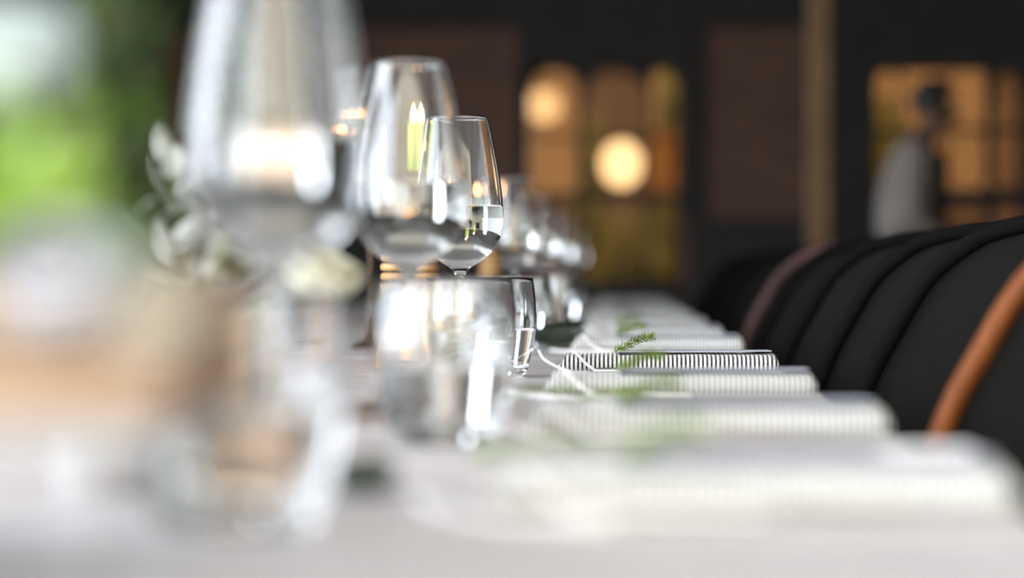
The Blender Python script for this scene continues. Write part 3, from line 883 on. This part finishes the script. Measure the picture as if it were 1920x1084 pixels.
pot = thing('stone_pot', 'small pale stone pot behind the nearest flower crate', 'pot', (-0.272, 1.285, TOP))
obj('wall', lathe(bmesh.new(), [(0.0, 0.0), (0.026, 0.0), (0.033, 0.075), (0.036, 0.075), (0.036, 0.088), (0.031, 0.088), (0.024, 0.006), (0.0, 0.006)], 32), 'stone', pot, smooth=False)
obj('soil', lathe(bmesh.new(), [(0.0, 0.079), (0.0285, 0.077), (0.0, 0.070)], 24), 'soil', pot)
conifer('tall dark green conifer sprig growing in the small stone pot', (-0.272, 1.285, TOP + 0.078), 0.27, 0.034, 430, 'thuja', 4)
conifer('slender dark green conifer sprig rising from the farther crate', (-0.345, 2.06, 0.822), 0.24, 0.040, 260, 'thuja', 12)

# ================================================================== tub armchairs tucked in along the right side
prof_x = [0.0, 0.02, 0.045, 0.085, 0.13, 0.18, 0.23, 0.30, 0.42, 0.48]
prof_z = [0.50, 0.60, 0.71, 0.79, 0.865, 0.902, 0.918, 0.924, 0.926, 0.926]


def zt(x):
    for a, c, za, zb in zip(prof_x, prof_x[1:], prof_z, prof_z[1:]):
        if x <= c: return za + (zb - za) * max(0, (x - a)) / (c - a)
    return prof_z[-1]


def plan(hw, back, n=12):
    """U-shaped plan open towards -X: near arm, round back, far arm."""
    pts = [(x * (back - hw * 0.75) / 10, -hw) for x in range(11)]
    cx = back - hw * 0.75
    for k in range(1, 2 * n):
        a = -PI / 2 + PI * k / (2 * n); pts.append((cx + hw * 0.75 * math.cos(a), hw * math.sin(a)))
    pts += [(x * cx / 10, hw) for x in range(10, -1, -1)]
    return pts


def armchair(rail):
    t = thing('tub_armchair', 'x', 'armchair', (0, 0, 0), group='black tub armchairs tucked in at the table')
    po, pi_ = plan(0.255, 0.50), plan(0.215, 0.455)
    s = bmesh.new(); cols = []
    for (xo, yo), (xi, yi) in zip(po, pi_):
        top = zt(xo)
        cols.append([s.verts.new((xo, yo, 0.34)), s.verts.new((xo, yo, (0.34 + top) / 2)), s.verts.new((xo, yo, top - 0.006)), s.verts.new(((xo + xi) / 2, (yo + yi) / 2, top + 0.004)),
                     s.verts.new((xi, yi, top - 0.006)), s.verts.new((xi, yi, 0.34))])
    for a, c in zip(cols, cols[1:]):
        for k in range(6): s.faces.new((a[k], c[k], c[(k + 1) % 6], a[(k + 1) % 6]))
    s.faces.new(cols[0]); s.faces.new(cols[-1][::-1])
    obj('back_shell', s, 'leather', t, smooth=True)
    c = bmesh.new(); lathe(c, sm([(0.0, 0.36), (0.19, 0.36), (0.208, 0.38), (0.208, 0.43), (0.19, 0.455), (0.0, 0.465)], 4), 40)
    cu = obj('seat_cushion', c, 'leather', t, (0.21, 0, 0), smooth=True)
    obj('seat_frame', bx(0.02, 0.40, -0.20, 0.20, 0.30, 0.355, 0.01), rail, t)
    r = bmesh.new()
    tube(r, catmull([(xo * 1.0, yo * 1.0 - math.copysign(0.001, yo), zt(xo) + 0.004) for xo, yo in po], 3), 0.0100, 10)
    obj('bentwood_rail', r, rail, t, smooth=True)
    for sx, sy in ((0.05, -0.18), (0.05, 0.18), (0.37, -0.17), (0.37, 0.17)):
        l = bmesh.new(); tube(l, [(sx + (0.04 if sx > 0.2 else -0.01), sy * 1.08, 0.0), (sx, sy, 0.30)], lambda u: 0.013 + 0.008 * u, 10); obj('leg', l, rail, t, smooth=True)
    return t


protos = {'tan_rail': None, 'dark_rail': None, 'plum_rail': None}
chairs = [(1.66, 'dark_rail', 0.0), (2.29, 'tan_rail', 0.0), (2.92, 'dark_rail', 0.0), (3.50, 'dark_rail', 0.006), (4.10, 'dark_rail', 0.0), (4.85, 'dark_rail', 0.004),
          (5.62, 'plum_rail', 0.025), (6.25, 'dark_rail', 0.0), (6.90, 'dark_rail', 0.0), (7.60, 'dark_rail', 0.01), (8.40, 'dark_rail', 0.0)]
for i, (y, rail, dx) in enumerate(chairs):
    kind = {'tan_rail': 'orange-brown bentwood', 'dark_rail': 'black', 'plum_rail': 'plum-brown bentwood'}[rail]
    lab = 'black tub armchair with %s rail, %s to the camera' % (kind, ORD[i])
    loc = (0.275 + dx, y, 0)
    if protos[rail] is None:
        t = armchair(rail); t.location = loc; t.rotation_euler = (0, 0, R(-13)); t['label'] = lab; protos[rail] = t
    else:
        dup(protos[rail], loc, None, lab)


# ================================================================== the person by the arched window
def skin_mesh(name, verts, edges, root=0, sub=2):
    me = bpy.data.meshes.new(name)
    me.from_pydata([v[0] for v in verts], edges, [])
    o = bpy.data.objects.new(name, me); C.objects.link(o)
    o.modifiers.new('skin', 'SKIN')
    ss = o.modifiers.new('sub', 'SUBSURF'); ss.levels = sub; ss.render_levels = sub
    for sv, v in zip(me.skin_vertices[0].data, verts):
        sv.radius = v[1] if isinstance(v[1], tuple) else (v[1], v[1])
        sv.use_root = False
    me.skin_vertices[0].data[root].use_root = True
    dg = bpy.context.evaluated_depsgraph_get(); dg.update()
    out = bpy.data.meshes.new_from_object(o.evaluated_get(dg))
    bpy.data.objects.remove(o); bpy.data.meshes.remove(me)
    for p in out.polygons: p.use_smooth = True
    out.name = name
    return out


def build_person(loc):
    t = thing('person', 'person in a white shirt and dark apron standing side-on before the arched window', 'person', loc)
    V, E = [], []

    def v(x, y, z, r, link=None):
        V.append(((x, y, z), r)); i = len(V) - 1
        if link is not None: E.append((link, i))
        return i
    # facing +X; the upper body leans forward a little
    pel = v(-0.05, 0, 0.92, (0.125, 0.14))
    wst = v(-0.045, 0, 1.06, (0.112, 0.125), pel)
    rib = v(-0.035, 0, 1.22, (0.122, 0.14), wst)
    chs = v(-0.015, 0, 1.36, (0.112, 0.145), rib)
    nkb = v(0.03, 0, 1.47, (0.06, 0.062), chs)
    nk = v(0.065, 0, 1.52, (0.050, 0.050), nkb)
    jaw = v(0.100, 0, 1.565, (0.074, 0.064), nk)
    hd = v(0.102, 0, 1.632, (0.102, 0.080), jaw)
    v(0.097, 0, 1.695, (0.066, 0.056), hd)
    v(0.206, 0, 1.600, 0.012, jaw)                      # nose
    for s in (-1, 1): v(0.085, 0.083 * s, 1.607, (0.010, 0.014), hd)   # ears
    for s in (-1, 1):
        sh = v(-0.015, 0.165 * s, 1.40, 0.055, chs)
        el = v(-0.045, 0.215 * s, 1.12, 0.043, sh)
        wr = v(0.13, 0.165 * s, 1.00, 0.028, el)
        pm = v(0.20, 0.15 * s, 0.985, (0.030, 0.020), wr)
        for k, (dy, L) in enumerate(((-0.024, 0.075), (-0.008, 0.085), (0.008, 0.080), (0.024, 0.064))):
            a = v(0.225, 0.15 * s + dy, 0.985, 0.009, pm); c2 = v(0.225 + L * 0.55, 0.15 * s + dy * 1.1, 0.975, 0.0085, a); v(0.225 + L, 0.15 * s + dy * 1.1, 0.950, 0.007, c2)
        th = v(0.185, (0.15 - 0.036) * s, 0.985, 0.010, wr); v(0.215, (0.15 - 0.052) * s, 0.975, 0.008, th)
        hp = v(-0.045, 0.090 * s, 0.86, 0.092, pel)
        kn = v(-0.02, 0.100 * s, 0.48, 0.058, hp)
        an = v(-0.05, 0.105 * s, 0.085, 0.038, kn)
        v(0.09, 0.115 * s, 0.035, (0.032, 0.03), an)
    obj('body', skin_mesh('body', V, E), 'skin', t)
    # clothes
    S, SE = [], []

    def q(x, y, z, r, link=None):
        S.append(((x, y, z), r)); i = len(S) - 1
        if link is not None: SE.append((link, i))
        return i
    a = q(-0.05, 0, 0.98, (0.140, 0.155)); c = q(-0.05, 0, 1.10, (0.142, 0.150), a); d = q(-0.042, 0, 1.24, (0.144, 0.158), c); e = q(-0.02, 0, 1.37, (0.128, 0.160), d); q(0.028, 0, 1.465, (0.066, 0.07), e)
    for s in (-1, 1):
        f2 = q(-0.018, 0.168 * s, 1.40, 0.068, e); g2 = q(-0.05, 0.218 * s, 1.12, 0.056, f2); q(0.09, 0.177 * s, 1.028, 0.042, g2)
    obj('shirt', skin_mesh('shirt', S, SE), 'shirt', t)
    T, TE = [((-0.05, 0, 0.96), (0.138, 0.150))], []
    for s in (-1, 1):
        n = len(T); T += [((-0.045, 0.092 * s, 0.84), 0.105), ((-0.02, 0.102 * s, 0.48), 0.075), ((-0.048, 0.106 * s, 0.11), 0.058)]; TE += [(0, n), (n, n + 1), (n + 1, n + 2)]
    obj('trousers', skin_mesh('trousers', T, TE), 'apron', t)
    ap = bmesh.new(); n = 10; m2 = 9; g3 = []
    for sk in (0, 0.006):
        gg = []
        for i in range(n + 1):
            z = 0.62 + (1.42 - 0.62) * i / n
            hw = 0.17 if z < 1.1 else 0.17 - 0.08 * (z - 1.1) / 0.32
            row = []
            for j in range(m2 + 1):
                u = j / m2 * 2 - 1
                lean = 0.04 * max(0, (z - 1.1) / 0.32)
                row.append(ap.verts.new((0.118 + lean - 0.055 * u * u + sk - (0.035 if z > 1.36 else 0.0), hw * u, z)))
            gg.append(row)
        g3.append(gg)
    for gg in g3:
        for i in range(n):
            for j in range(m2): ap.faces.new((gg[i][j], gg[i + 1][j], gg[i + 1][j + 1], gg[i][j + 1]))
    for i in range(n):
        for j in (0, m2): ap.faces.new((g3[0][i][j], g3[0][i + 1][j], g3[1][i + 1][j], g3[1][i][j]))
    for i in (0, n):
        for j in range(m2): ap.faces.new((g3[0][i][j], g3[0][i][j + 1], g3[1][i][j + 1], g3[1][i][j]))
    obj('apron', ap, 'apron', t, smooth=True)
    # hair: cap over crown and back of the head
    hb = bmesh.new(); bmesh.ops.create_uvsphere(hb, u_segments=28, v_segments=18, radius=1)
    for vv in list(hb.verts):
        co = vv.co
        vv.co = Vector((0.086 + co.x * 0.112, co.y * 0.098, 1.642 + co.z * 0.106)) + Vector((0, 0, 0.004 * noise.noise(co * 5)))
    bmesh.ops.delete(hb, geom=[vv for vv in hb.verts if vv.co.x > 0.135 and vv.co.z < 1.665 or vv.co.z < 1.575], context='VERTS')
    obj('hair', hb, 'hair', t, smooth=True)
    for s in (-1, 1):
        eb = bmesh.new(); bmesh.ops.create_uvsphere(eb, u_segments=14, v_segments=10, radius=0.011); obj('eye', eb, 'eye', t, (0.184, 0.029 * s, 1.620), smooth=True)
        sb = bx(-0.09, 0.17, 0.115 * s - 0.045, 0.115 * s + 0.045, 0.0, 0.075, 0.025); obj('shoe', sb, 'shoe', t, smooth=True)
    mo = bx(0.160, 0.166, -0.022, 0.022, 1.559, 1.566, 0.002); obj('mouth', mo, 'brown_board', t)
    return t


build_person((1.365, 11.0, 0.0))
